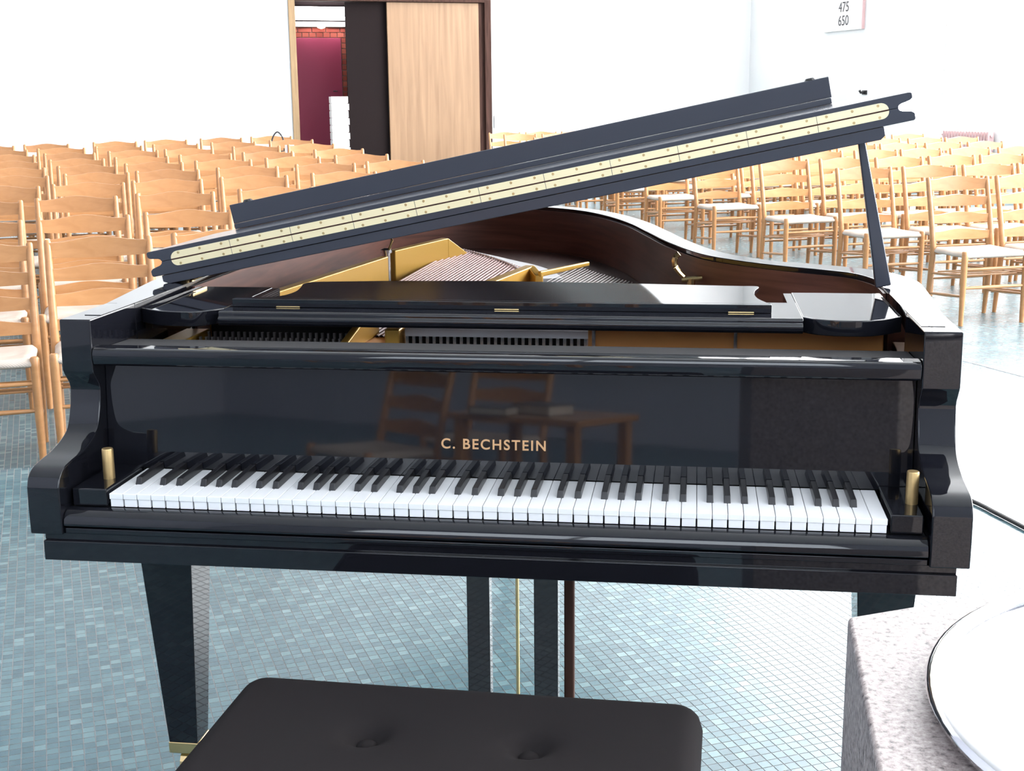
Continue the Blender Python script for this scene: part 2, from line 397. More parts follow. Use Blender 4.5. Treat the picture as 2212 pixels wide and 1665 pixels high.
while z > 0.75:
    if k % 2: brick(4.045, 4.155, z, z+0.075); brick(4.17, 4.395, z, z+0.075)
    else: brick(4.045, 4.27, z, z+0.075); brick(4.285, 4.395, z, z+0.075)
    z -= 0.09; k += 1
# white painted brick pier in the doorway, daylight glare put into its white
pier = struct('wall_pier', MB().box((3.435, 18.26, 0), (3.675, 18.46, 1.42)), 'whitebrick')
for k in range(13):
    w = 0.012 if k % 2 else 0.0
    obj('brick', MB().box((3.425, 18.25, k*0.11+0.004), (3.555-w, 18.47, k*0.11+0.1)), 'whitebrick', pier)
    obj('brick', MB().box((3.565-w, 18.25, k*0.11+0.004), (3.685+w, 18.47, k*0.11+0.1)), 'whitebrick', pier)
# vestibule lights
lamp = empty('strip_light', (3.72, VE-0.14, 2.80))
tag(lamp, 'bright three tube strip light above the red door', 'light')
for k in range(3): obj('tube', MB().tube([(-0.43+k*0.29, 0, 0), (-0.16+k*0.29, 0, 0)], 0.085, 12), 'tube', lamp)
obj('housing', MB().box((-0.46, 0.085, -0.11), (0.46, 0.135, 0.11)), 'boardw', lamp)
gl = empty('wall_lamp', (3.69, VE-0.05, 2.60)); tag(gl, 'small round wall lamp on the brickwork over the red door', 'lamp')
obj('globe', MB().lathe([(0.02, -0.055), (0.062, -0.04), (0.078, -0.01), (0.07, 0.02), (0.02, 0.035)], 16), 'globe', gl, (0, -0.08, 0), smooth=True)
obj('bracket', MB().box((-0.03, -0.06, 0.0), (0.03, 0.0, 0.04)), 'boardw', gl)
# wall bits
sw = empty('wall_switch', (6.165, VB, 1.0)); tag(sw, 'small grey switch box on the white wall right of the doorway', 'switch')
obj('cover', MB().box((-0.045, -0.03, -0.10), (0.0, 0, 0.10)), 'outlet', sw, bevel=0.004)
obj('rocker', MB().box((0.03, -0.012, 0.03), (0.05, 0, 0.06)), 'outlet', sw)
def text(s, size, mt, parent, loc, rot, ext=0.0008, off=0.0, space=1.0, sx=1.0, name='lettering'):
    cu = bpy.data.curves.new(name, 'FONT'); cu.body = s; cu.size = size; cu.extrude = ext; cu.offset = off
    cu.align_x = 'CENTER'; cu.space_character = space
    t = bpy.data.objects.new(name, cu); COL.objects.link(t)
    bpy.context.view_layer.update()
    me = bpy.data.meshes.new_from_object(t.evaluated_get(bpy.context.evaluated_depsgraph_get()))
    bpy.data.objects.remove(t); me.materials.clear(); me.materials.append(M[mt])
    for v in me.vertices: v.co.x *= sx
    o = bpy.data.objects.new(name, me); COL.objects.link(o); o.parent = parent; o.location = loc; o.rotation_euler = rot
    return o
hb = empty('hymn_board', (UR-0.002, 15.62, 2.30)); tag(hb, 'white hymn board with two rows of grey numbers on the bright right wall', 'sign')
obj('panel', MB().box((-0.03, -0.56, 0.0), (0, 0.52, 1.15)), 'boardw', hb, bevel=0.004)
obj('edge_strip', MB().box((-0.04, -0.575, 0.0), (0.0, -0.555, 1.15)), 'rad', hb)
for k, s in enumerate(('475', '650')):
    text(s, 0.205, 'digits', hb, (-0.032, -0.04, 0.272-0.195*k), (PI/2, 0, -PI/2), 0.001, 0.0, 1.0, 0.95, 'numerals')
hk = empty('wall_hook', (UR, 14.96, 1.40)); tag(hk, 'tiny black hook on the bright wall beside the tall windows', 'hook')
obj('peg', MB().tube([(0, 0, 0), (-0.07, 0, 0), (-0.09, 0, 0.03)], 0.018, 8), 'rubber', hk)
obj('plate', MB().box((-0.012, -0.06, -0.03), (0, 0.06, 0.03)), 'rubber', hk)
rd = empty('radiator', (UR, 12.4, 0.0)); tag(rd, 'pale pink ribbed radiator under the right wall behind the chairs', 'radiator')
for k in range(16): obj('fin', MB().box((-0.12, -0.48+k*0.06, 0.12), (-0.03, -0.44+k*0.06, 0.90)), 'rad', rd, bevel=0.008)
obj('pipe', MB().tube([(-0.075, -0.5, 0.16), (-0.075, 0.52, 0.16)], 0.02), 'rad', rd); obj('pipe', MB().tube([(-0.075, -0.5, 0.85), (-0.075, 0.52, 0.85)], 0.02), 'rad', rd)
obj('foot', MB().box((-0.10, -0.42, 0), (-0.05, -0.38, 0.14)), 'rad', rd); obj('foot', MB().box((-0.10, 0.40, 0), (-0.05, 0.44, 0.14)), 'rad', rd)

# ================================================================== THE PIANO
pno = empty('grand_piano', (0, 0, 0), -TH)
tag(pno, 'glossy black grand piano with its lid propped half open', 'piano')
XL, XR = -0.123, 1.337; IL, IR = -0.068, 1.279
# cheeks (arms)
prof = [(0.12, 0.983), (0.118, 0.93), (0.117, 0.897), (0.121, 0.890), (0.136, 0.871)] + spline([(0.139, 0.862), (0.133, 0.832), (0.118, 0.800), (0.095, 0.785), (0.055, 0.7735), (0.015, 0.768), (-0.010, 0.763), (-0.026, 0.752), (-0.033, 0.735)], 5) + [(-0.034, 0.70), (-0.033, 0.658), (0.30, 0.658), (0.30, 0.983)]
for a, b in ((XL, IL), (IR, XR)):
    obj('cheek', MB().prism(prof, lambda y, z: (a, y, z), lambda y, z: (b, y, z)), 'lacquer', pno, bevel=0.0025, seg=2)
# rim
inner = [(IR, 0.30), (1.285, 0.45)] + spline([(1.288, 0.60), (1.285, 0.70), (1.255, 0.80), (1.205, 0.855), (1.118, 0.920), (1.022, 1.018), (0.940, 1.145), (0.862, 1.39), (0.800, 1.655), (0.733, 1.93), (0.640, 2.19), (0.533, 2.375), (0.385, 2.505), (0.24, 2.565), (0.10, 2.545), (0.0, 2.45), (-0.055, 2.30), (-0.070, 2.10)], 6) + [(-0.078, 1.4), (-0.079, 0.60), (IL, 0.30)]
def offset(pts, d):
    out = []
    for i, q in enumerate(pts):
        a = Vector(pts[max(i-1, 0)]); b = Vector(pts[min(i+1, len(pts)-1)]); t = (b-a).normalized()
        w = d(i/len(pts), q) if callable(d) else d
        out.append((q[0]+t.y*w, q[1]-t.x*w))
    return out
def rimw(t, q):
    x, y = q
    if x > 1.1: return 0.058 + 0.016*min(max((y-0.3)/0.4, 0), 1)
    if x < 0.02 and y < 1.6: return 0.055 + 0.030*min(max((y-0.3)/0.3, 0), 1)
    return 0.058
outer = offset(inner, rimw)
def ring(a, b, z0, z1):
    m_ = MB(); n = len(a); vs = []
    for q in range(n): vs += [(*a[q], z0), (*b[q], z0), (*b[q], z1), (*a[q], z1)]
    fs = []
    for i in range(n-1):
        p, q = 4*i, 4*i+4
        fs += [(p, p+1, q+1, q), (p+1, p+2, q+2, q+1), (p+2, p+3, q+3, q+2), (p+3, p, q, q+3)]
    fs += [(0, 3, 2, 1), (4*n-4, 4*n-3, 4*n-2, 4*n-1)]
    return m_.faces(vs, fs)
obj('rim', ring(inner, outer, 0.66, 0.983), 'lacquer', pno, bevel=0.002, angle=60)
inl = inner[2:-1]; lin0 = offset(inl, -0.001); lin1 = offset(inl, -0.006)
obj('rim_lining', ring(lin1, lin0, 0.80, 0.972), 'veneer', pno, smooth=True)
# raised inner strips on the front of the rim top
obj('rim_strip', MB().box((-0.099, 0.165, 0.983), (-0.070, 0.60, 0.9840)), 'lacquer', pno, bevel=0.0004)
obj('rim_strip', MB().box((1.281, 0.165, 0.983), (1.318, 0.63, 0.9840)), 'lacquer', pno, bevel=0.0004)
# keybed and rails
obj('keybed', MB().box((-0.105, -0.028, 0.613), (1.321, 0.50, 0.646)), 'lacquer', pno, bevel=0.0015)
obj('keybed_edge', MB().box((-0.104, -0.0215, 0.6465), (1.320, 0.30, 0.6575)), 'lacquer', pno)
obj('bottom_frame', MB().box((-0.10, 0.50, 0.60), (1.31, 0.66, 0.66)), 'lacquer', pno)
obj('front_rail', MB().box((IL+0.001, -0.026, 0.6585), (IR-0.001, 0.02, 0.668)), 'lacquer', pno, bevel=0.0015)
ks = [(0.0, 0.697), (-0.008, 0.697), (-0.017, 0.695), (-0.024, 0.690), (-0.028, 0.683), (-0.0295, 0.676), (-0.0295, 0.6725), (-0.026, 0.670), (0.0, 0.669)]
obj('key_slip', MB().prism(ks, lambda y, z: (IL+0.001, y, z), lambda y, z: (IR-0.001, y, z)), 'lacquer', pno, bevel=0.0008, seg=1)
obj('key_frame', MB().box((IL+0.001, 0.003, 0.669), (IR-0.001, 0.30, 0.694)), 'darkfelt', pno)
for a, b in ((-0.063, -0.004), (1.226, 1.274)):
    kb = obj('key_block', MB().box((a, 0.0, 0.6975), (b, 0.149, 0.727)), 'lacquer', pno, bevel=0.0025)
for x in (-0.027, 1.2645):
    obj('pivot_plate', MB().lathe([(0.0095, 0.727), (0.0095, 0.776), (0.0085, 0.778), (0.004, 0.7785)], 20, (x, 0.062)), 'dullbrass', pno, smooth=True, angle=50)
# keys
KW = 1.222/52
wk = MB(); wk.box((0.0004, -0.0006, 0.7105), (KW-0.0004, 0.1495, 0.720)); wk.box((0.0012, 0.0012, 0.6975), (KW-0.0012, 0.1495, 0.7106))
wkm = wk.mesh('white_key', bevel=0.0009, seg=2); wkm.materials.append(M['ivory'])
for k in range(52): obj('white_key', wkm, None, pno, (k*KW, 0, 0))
bk = MB(); y0, y1, z0, z1 = 0.0515, 0.1495, 0.716, 0.7325; w0, w1 = 0.0056, 0.0046
bk.hexa([(-w0, y0, z0), (w0, y0, z0), (w0, y1, z0), (-w0, y1, z0)], [(-w1, y0+0.008, z1-0.0015), (w1, y0+0.008, z1-0.0015), (w1, y1, z1), (-w1, y1, z1)])
bkm = bk.mesh('black_key', bevel=0.001, seg=2); bkm.materials.append(M['ebony'])
# white keys start on A; black after A, C, D, F, G
names = 'ABCDEFG'
shift = {'C': -0.0022, 'D': 0.0022, 'F': -0.003, 'G': 0.0, 'A': 0.003}
for k in range(51):
    n = names[k % 7]
    if n in 'ACDFG': obj('black_key', bkm, None, pno, ((k+1)*KW+shift[n], 0, 0))
# fallboard
LEAN = R(4.5)                      # the board leans back above a short upright foot
fbp = [(0.1505, 0.7215), (0.1511, 0.750), (0.1511+0.152*math.tan(LEAN), 0.902), (0.20, 0.902), (0.18, 0.7215)]
fb = obj('fallboard', MB().prism(fbp, lambda y, z: (IL+0.001, y, z), lambda y, z: (IR-0.001, y, z)), 'lacquer', pno)
text('C. BECHSTEIN', 0.0238, 'letter', fb, (0.6055, 0.1511+0.0195*math.tan(LEAN)-0.0006, 0.7695), (PI/2-LEAN, 0, 0), 0.0004, 0.0004, 1.22, 0.99)
# layered mouldings above the fallboard
r1 = [(0.118, 0.908), (0.1155, 0.916), (0.1155, 0.926), (0.118, 0.932), (0.123, 0.935), (0.150, 0.9355), (0.150, 0.905), (0.122, 0.905)]
obj('fallboard_rail', MB().prism(r1, lambda y, z: (IL+0.001, y, z), lambda y, z: (IR-0.001, y, z)), 'lacquer', pno, bevel=0.0012, seg=2)
r2_ = [(0.1515, 0.915), (0.158, 0.918), (0.158, 0.926), (0.162, 0.929), (0.262, 0.9255), (0.262, 0.90), (0.2005, 0.90), (0.1515, 0.905)]
obj('lock_rail', MB().prism(r2_, lambda y, z: (IL+0.001, y, z), lambda y, z: (IR-0.001, y, z)), 'darkfelt', pno, bevel=0.0012, seg=2)
# music desk assembly
for x0, x1, fr in ((-0.066, 0.090, [(-0.066, 0.322), (-0.020, 0.291), (0.035, 0.281), (0.063, 0.294), (0.090, 0.330)]),
                   (1.112, 1.277, [(1.112, 0.312), (1.135, 0.290), (1.175, 0.279), (1.225, 0.285), (1.277, 0.330)])):
    ring_ = spline(fr, 6)+[(x1, 0.60), (x0, 0.60)]
    obj('side_shelf', MB().prism(ring_, lambda x, y: (x, y, 0.945), lambda x, y: (x, y, 0.972)), 'lacquer', pno, bevel=0.0018)
bar = [(0.290, 0.947), (0.286, 0.952), (0.286, 0.960), (0.291, 0.963), (0.291, 0.969), (0.295, 0.972), (0.47, 0.972), (0.47, 0.960), (0.315, 0.958), (0.315, 0.947)]
obj('desk_frame', MB().prism(bar, lambda y, z: (0.0905, y, z), lambda y, z: (1.1115, y, z)), 'lacquer', pno, bevel=0.0012)
obj('desk_runner', MB().box((0.0905, 0.47, 0.955), (0.105, 0.60, 0.970)), 'lacquer', pno); obj('desk_runner', MB().box((1.097, 0.47, 0.955), (1.1115, 0.60, 0.970)), 'lacquer', pno)
for x in (0.203, 0.602, 1.010):
    obj('desk_hinge', MB().box((x-0.022, 0.3425, 0.9722), (x+0.022, 0.3452, 0.9745)), 'brass', pno, bevel=0.0006)
obj('desk_ledge', MB().box((0.098, 0.345, 0.9722), (1.062, 0.360, 0.9865)), 'lacquer', pno, bevel=0.001)
dl = spline([(0.134, 0.410), (0.150, 0.425), (0.165, 0.452), (0.170, 0.500), (0.162, 0.560), (0.154, 0.600), (0.160, 0.625), (0.180, 0.636)], 5)
dr = spline([(1.020, 0.632), (1.046, 0.632), (1.052, 0.615), (1.043, 0.570), (1.040, 0.520), (1.044, 0.470), (1.055, 0.430), (1.064, 0.400)], 5)
desk = dl+[(0.33, 0.660), (0.52, 0.672), (0.76, 0.657)]+dr
desk = [(0.93+0.979*(x-0.93), max(-1.913+0.979*(y+1.913), 0.3605)) for x, y in desk]
obj('music_desk', MB().prism(desk, lambda x, y: (x, y, 0.979), lambda x, y: (x, y, 0.9865)), 'lacquer', pno, bevel=0.0012)
# iron plate, bars, pins, strings, soundboard
sbp = [q for q in offset(inner, -0.008)]
obj('soundboard', MB().prism(sbp, lambda x, y: (x, y, 0.825), lambda x, y: (x, y, 0.833)), 'spruce', pno)
plate = MB(); plate.box((-0.060, 0.36, 0.862), (1.275, 0.60, 0.880)); plate.box((0.74, 0.42, 0.880), (1.262, 0.434, 0.935)); pass
ip = obj('iron_plate', plate, 'ochre', pno, bevel=0.002)
obj('plate_corner', MB().box((-0.056, 0.36, 0.8805), (-0.008, 0.50, 0.9035)), 'gold', ip, bevel=0.003)
obj('plate_rib', MB().box((-0.006, 0.505, 0.8805), (0.284, 0.515, 0.932)), 'darkfelt', ip)
def wedge(x0, y0, x1, y1, z0, z1a, z1b, w=0.011, name='plate_bar', mt='gold'):
    t = Vector((x1-x0, y1-y0)).normalized(); n = Vector((t.y, -t.x))*w
    lo = [(x0-n.x, y0-n.y, z0), (x0+n.x, y0+n.y, z0), (x1+n.x, y1+n.y, z0), (x1-n.x, y1-n.y, z0)]
    hi = [(x0-n.x, y0-n.y, z1a), (x0+n.x, y0+n.y, z1a), (x1+n.x, y1+n.y, z1b), (x1-n.x, y1-n.y, z1b)]
    return obj(name, MB().hexa(lo, hi), mt, ip, bevel=0.003)
wedge(-0.005, 0.52, 0.115, 1.454, 0.845, 0.937, 0.935, 0.012)
wedge(0.103, 1.590, 0.188, 1.925, 0.845, 0.935, 0.935, 0.012)
wedge(0.188, 1.925, 0.23, 2.08, 0.840, 0.935, 0.865, 0.012)
wedge(0.395, 0.60, 0.525, 1.285, 0.845, 0.935, 0.935, 0.013)
wedge(0.530, 1.270, 0.561, 1.176, 0.845, 0.935, 0.925, 0.010)
wedge(0.561, 1.176, 0.660, 1.40, 0.920, 0.934, 0.931, 0.005)
wedge(0.287, 0.392, 0.300, 0.60, 0.878, 0.896, 0.945, 0.008)
obj('plate_nose', MB().box((0.366, 0.40, 0.880), (0.394, 0.46, 0.925)), 'gold', ip, bevel=0.004)
obj('plate_post', MB().lathe([(0.011, 0.84), (0.011, 0.935), (0.016, 0.936), (0.016, 0.944), (0.006, 0.948)], 12, (0.104, 1.525)), 'steel', pno, smooth=True)
obj('plate_post', MB().tube([(0.113, 1.52, 0.944), (0.120, 1.53, 0.968), (0.108, 1.54, 0.985)], 0.004, 6), 'brass', pno)
for x in (0.751, 1.004): obj('plate_bolt', MB().tube([(x, 0.415, 0.885), (x, 0.415, 0.934)], 0.004, 8), 'steel', pno)
# curved rear bridge with hitch pins
br = spline([(0.20, 2.21), (0.31, 2.06), (0.40, 1.93), (0.47, 1.83), (0.535, 1.70), (0.58, 1.55)], 6)
bw = offset(br, 0.055)
obj('bridge', ring(bw, br, 0.833, 0.868), 'felt', pno)
hp = MB()
for q in spline([(0.19, 2.185), (0.28, 2.045), (0.36, 1.905), (0.425, 1.77), (0.47, 1.64)], 12): hp.tube([(q[0]-0.015, q[1]-0.01, 0.866), (q[0]-0.015, q[1]-0.01, 0.880)], 0.003, 5)
tag(obj('hitch_pins', hp, 'steel', pno), kind='stuff')
st = MB()
for k in range(25):
    t = k/24
    a = Vector((0.165+0.235*t, 0.56)); b = Vector((0.18+0.26*t, 2.19-0.46*t**1.2))
    st.tube([(a.x, a.y, 0.882), (b.x, b.y, 0.873)], 0.0034, 6, cap=False)
tag(obj('bass_strings', st, 'copper', pno), kind='stuff')
st = MB()
for k in range(70):
    t = k/69
    a = Vector((0.43+0.80*t, 0.45)); b = Vector((0.60+0.62*t, 1.80-0.98*t**0.8))
    st.tube([(a.x, a.y, 0.884), (b.x, b.y, 0.872)], 0.0009, 3, cap=False)
tag(obj('treble_strings', st, 'dullsteel', pno), kind='stuff')
tp = MB()
for r in range(3):
    for k in range(24):
        x = 0.0+k*0.0118+r*0.004; y = 0.385+r*0.035
        tp.tube([(x, y, 0.878), (x, y, 0.898+0.004*r)], 0.0032, 6)
tag(obj('tuning_pins', tp, 'dullsteel', pno), kind='stuff')
obj('pin_block', MB().box((-0.010, 0.375, 0.872), (0.285, 0.50, 0.884)), 'darkfelt', pno)
obj('damper_rail', MB().box((0.398, 0.428, 0.9075), (0.742, 0.445, 0.922)), 'felt', pno, bevel=0.001)
obj('damper_backing', MB().box((0.396, 0.450, 0.875), (0.744, 0.458, 0.92)), 'darkfelt', pno)
dm = MB().box((-0.0028, 0.420, 0.880), (0.0028, 0.438, 0.9085)).mesh('damper'); dm.materials.append(M['steel'])
for k in range(27): obj('damper', dm, None, pno, (0.404+k*0.01275, 0, 0))
# lid hook on the rim lining
hkm = MB().tube(spline([(0.893, 1.12, 0.985), (0.884, 1.12, 0.975), (0.884, 1.12, 0.957), (0.893, 1.12, 0.943), (0.905, 1.12, 0.931)], 4), 0.0065, 8)
hko = obj('lid_hook', hkm, 'brass', pno, smooth=True)
obj('hook_catch', MB().tube([(0.900, 1.12, 0.924), (0.947, 1.12, 0.929)], 0.006, 8), 'brass', hko); obj('hook_base', MB().tube([(0.922, 1.12, 0.927), (0.922, 1.12, 0.905)], 0.009, 8), 'brass', hko)
# lid (hinged on the spine side, tilted 11.5 degrees)
AL = math.atan(0.2038); HX, HZ, YH = -0.150, 1.0213, 0.56; SM = 1.493
def LT(s, y, n): return (HX+s*math.cos(AL)-n*math.sin(AL), y, HZ+s*math.sin(AL)+n*math.cos(AL))
def cyma(T):      # board section (s, n): edge curled away from the hinge line by T
    e = [(0.027, 0.0), (0.026, 0.16), (0.021, 0.27), (0.013, 0.33), (0.005, 0.40), (0.0, 0.54), (0.0, 0.90), (0.003, 1.0)]
    L_ = [(a, b*T) for a, b in e]; return L_+[(SM-a, b*T) for a, b in reversed(e)]
def lidprism(sec, ya, yb): return MB().prism(sec, lambda s, n: LT(s, ya, n), lambda s, n: LT(s, yb, n))
lm = lidprism(cyma(-0.027), YH, 0.74)
lo = [(1.341-HX, 0.735), (1.335-HX, 0.80)]+[(q[0]-HX+0.012, q[1]) for q in outer if q[1] > 0.82 and q[0] > 0.05]+[(0.05, 2.60), (0.01, 2.45), (0.0, 2.2), (0.0, 0.735)]
lm.prism(lo, lambda s, y: LT(min(s, SM), y, -0.027), lambda s, y: LT(min(s, SM), y, 0.0))
lid = obj('lid', lm, 'satin', pno, bevel=0.0012, seg=1)
ap = [(0.018, -0.0275), (1.437, -0.0275), (1.437, -0.044), (1.428, -0.050), (0.03, -0.046), (0.018, -0.040)]
obj('lid_apron', lidprism(ap, YH+0.004, YH+0.03), 'satin', lid, bevel=0.0015)
fl = obj('lid_flap', lidprism(cyma(0.0235), YH, 0.93), 'satin', lid, bevel=0.0012, seg=1)
lip = [(0.068, 0.024), (1.385, 0.024), (1.385, 0.036), (0.068, 0.036)]
obj('lip_base', lidprism(lip, 0.895, 0.93), 'satin', lid, bevel=0.0015)
lip = [(0.066, 0.0365), (1.387, 0.0365), (1.387, 0.079), (0.066, 0.079)]
obj('flap_lip', lidprism(lip, 0.90, 0.922), 'satin', lid, bevel=0.0015)
for s in (0.107, 1.350):
    q = LT(s, 0.911, 0.079); q2 = LT(s, 0.911, 0.0835)
    obj('buffer', MB().tube([q, q2], [0.012, 0.008], 10), 'rubber', lid)
# the long brass hinge: two leaves with six-section joints and screws
def stadium(s0, s1, n0, n1, r):
    sg = 1 if n1 > n0 else -1
    pts = [(s0, n0), (s1, n0)]
    h = abs(n1-n0)
    for k in range(7): a = k/6*PI/2; pts.append((s1-h*1.1*(1-math.cos(a)), n0+sg*h*math.sin(a)))
    for k in range(7): a = PI/2-k/6*PI/2; pts.append((s0+h*1.1*(1-math.cos(a)), n0+sg*h*math.sin(a)))
    return pts
sA, sB = 0.049, 1.449
for n0, n1, nm in ((0.0014, 0.0150, 'hinge_leaf'), (-0.0014, -0.0140, 'hinge_leaf')):
    leaf = obj(nm, lidprism(stadium(sA, sB, n0, n1, 0.01), YH-0.0015, YH+0.001), 'hinge', lid)
    joints = MB(); screws = MB()
    for k in range(1, 11):
        s = sA+(sB-sA)*k/11
        a, b, y = s-0.0004, s+0.0004, YH-0.0018
        joints.faces([LT(a, y, n0), LT(b, y, n0), LT(b, y, n1), LT(a, y, n1)], [(0, 1, 2, 3)])
    for k in range(11):
        for f in (0.14, 0.5, 0.86):
            s = sA+(sB-sA)*(k+f)/11; nc = n0*0.3+n1*0.7
            q = LT(s, YH-0.0012, nc); q2 = LT(s, YH-0.0022, nc)
            screws.tube([q, q2], 0.0026, 8)
    pass
    tag(obj('screws', screws, 'brass', lid), kind='stuff')
    obj('leaf_joints', joints, 'satin', lid)
kn = MB(); kn.tube([LT(sA, YH-0.001, 0), LT(sB, YH-0.001, 0)], 0.0016, 8); obj('hinge_knuckle', kn, 'brownjamb', lid, smooth=True)
# spine hinge block at the left, and the short prop at the right
obj('spine_hinge', MB().box((-0.120, 0.62, 0.983), (-0.085, 0.70, 0.998)), 'brass', pno, bevel=0.003)
obj('spine_knob', MB().lathe([(0.012, 0.983), (0.015, 0.990), (0.012, 1.000), (0.004, 1.004)], 14, (-0.092, 0.585)), 'brass', pno, smooth=True)
pb, pt = Vector((1.282, 0.605, 0.985)), Vector((1.2265, 0.605, 1.268))
d = (pt-pb).normalized(); n = Vector((d.z, 0, -d.x))
def pr(c_, w, t): return [tuple(c_-n*w+Vector((0, -t, 0))), tuple(c_+n*w+Vector((0, -t, 0))), tuple(c_+n*w+Vector((0, t, 0))), tuple(c_-n*w+Vector((0, t, 0)))]
obj('lid_prop', MB().hexa(pr(pb, 0.0145, 0.009), pr(pt, 0.006, 0.007)), 'satin', pno, bevel=0.003)
# legs
def leg(cx, cy, top=0.0585, bot=0.0295):
    mb = MB(); zt, zb = 0.613, 0.085
    q = lambda w, z: [(cx[0 if z == zb else 1]-w, cy-w, z), (cx[0 if z == zb else 1]+w, cy-w, z), (cx[0 if z == zb else 1]+w, cy+w, z), (cx[0 if z == zb else 1]-w, cy+w, z)]
    lg = obj('leg', mb.hexa(q(bot, zb), q(top, zt)), 'lacquer', pno, bevel=0.0015)
    c2 = MB(); c2.hexa([(cx[0]-0.031, cy-0.031, 0.062), (cx[0]+0.031, cy-0.031, 0.062), (cx[0]+0.031, cy+0.031, 0.062), (cx[0]-0.031, cy+0.031, 0.062)],
                       [(cx[0]-0.031, cy-0.031, 0.086), (cx[0]+0.031, cy-0.031, 0.086), (cx[0]+0.031, cy+0.031, 0.086), (cx[0]-0.031, cy+0.031, 0.086)])
    obj('caster_cup', c2, 'brass', lg, bevel=0.002)
    obj('caster', MB().tube([(cx[0]-0.012, cy+0.004, 0.031), (cx[0]+0.012, cy+0.004, 0.031)], 0.031, 18), 'brass', lg)
    return lg
leg((-0.064, -0.066), 0.400); leg((1.278, 1.280), 0.400)
leg((0.33, 0.33), 2.20, 0.05, 0.03)
obj('tail_beam', MB().box((0.22, 2.12, 0.613), (0.44, 2.28, 0.67)), 'lacquer', pno)
# lyre
ly = obj('pedal_lyre', MB().box((0.50, 0.375, 0.075), (0.71, 0.47, 0.135)), 'lacquer', pno, bevel=0.003)
for x0, x1 in ((0.511, 0.555), (0.640, 0.686)): obj('lyre_post', MB().box((x0, 0.40, 0.135), (x1, 0.432, 0.613)), 'lacquer', ly, bevel=0.002)
obj('pedal_rod', MB().tube([(0.6045, 0.43, 0.13), (0.6045, 0.43, 0.613)], 0.0035, 8), 'brass', ly)
obj('lyre_brace', MB().box((0.694, 0.435, 0.10), (0.7135, 0.455, 0.613)), 'brownjamb', ly, bevel=0.004)
for x in (0.545, 0.603, 0.661): obj('pedal', MB().hexa([(x-0.014, 0.26, 0.07), (x+0.014, 0.26, 0.07), (x+0.009, 0.40, 0.075), (x-0.009, 0.40, 0.075)], [(x-0.014, 0.26, 0.082), (x+0.014, 0.26, 0.082), (x+0.009, 0.40, 0.088), (x-0.009, 0.40, 0.088)]), 'brass', ly, bevel=0.003)

# ================================================================== THE BENCH
bx, by = pw(0.6125, -0.335)
bench = empty('piano_bench', (bx, by, 0), -TH+R(-1.6)); tag(bench, 'black padded piano bench with two buttons, in front of the keyboard', 'bench')
HW, HD = 0.338, 0.165
cu = MB(); NXc, NYc = 60, 34; vs = []; fs = []
def cz(x, y):
    e = min(HW-abs(x), HD-abs(y)); z = 0.503
    cr = 0.030
    if e < cr: z -= cr-math.sqrt(max(cr*cr-(cr-e)**2, 0))
    for bxx in (-0.1115, 0.1115):
        r = math.hypot(x-bxx, (y-0.005)*1.0); z -= 0.026*math.exp(-(r/0.024)**2)+0.007*math.exp(-(r/0.09)**2)
    return z
def warp(t): return math.sin(t*PI/2)*0.55+t*0.45
rc = 0.04
for j in range(NYc+1):
    for i in range(NXc+1):
        x = HW*warp(2*i/NXc-1); y = HD*warp(2*j/NYc-1)
        # round the corners in plan
        ax, ay = abs(x)-(HW-rc), abs(y)-(HD-rc); X, Y = x, y
        if ax > 0 and ay > 0:
            m_ = max(ax, ay); r = math.hypot(ax, ay); k = m_/r
            X = math.copysign(HW-rc+ax*k, x); Y = math.copysign(HD-rc+ay*k, y)
        vs.append((X, Y, cz(x, y)))
fs = [(j*(NXc+1)+i, j*(NXc+1)+i+1, (j+1)*(NXc+1)+i+1, (j+1)*(NXc+1)+i) for j in range(NYc) for i in range(NXc)]
edge = [i for i in range(NXc)]+[j*(NXc+1)+NXc for j in range(NYc)]+[NYc*(NXc+1)+i for i in range(NXc, 0, -1)]+[j*(NXc+1) for j in range(NYc, 0, -1)]
o_ = len(vs); vs += [(vs[i][0]*0.985, vs[i][1]*0.985, 0.425) for i in edge]; n = len(edge)
fs += [(edge[k], o_+k, o_+(k+1) % n, edge[(k+1) % n]) for k in range(n)]; fs.append(tuple(o_+k for k in range(n)))
cu.faces(vs, fs)
csh = obj('cushion', cu, 'velvet', bench, smooth=True, angle=80)
for x in (-0.1115, 0.1115): obj('button', MB().lathe([(0.0145, 0.474), (0.0145, 0.479), (0.011, 0.4825), (0.004, 0.484)], 16, (x, 0.005)), 'velvet', bench, smooth=True)
obj('bench_frame', MB().box((-HW+0.01, -HD+0.01, 0.35), (HW-0.01, HD-0.01, 0.4255)), 'lacquer', bench, bevel=0.003)
for x in (-1, 1):
    for y in (-1, 1):
        a, b = x*(HW-0.035), y*(HD-0.035)
        obj('leg', MB().hexa([(a-0.014, b-0.014, 0), (a+0.014, b-0.014, 0), (a+0.014, b+0.014, 0), (a-0.014, b+0.014, 0)], [(a-0.022, b-0.022, 0.35), (a+0.022, b-0.022, 0.35), (a+0.022, b+0.022, 0.35), (a-0.022, b+0.022, 0.35)]), 'lacquer', bench, bevel=0.002)

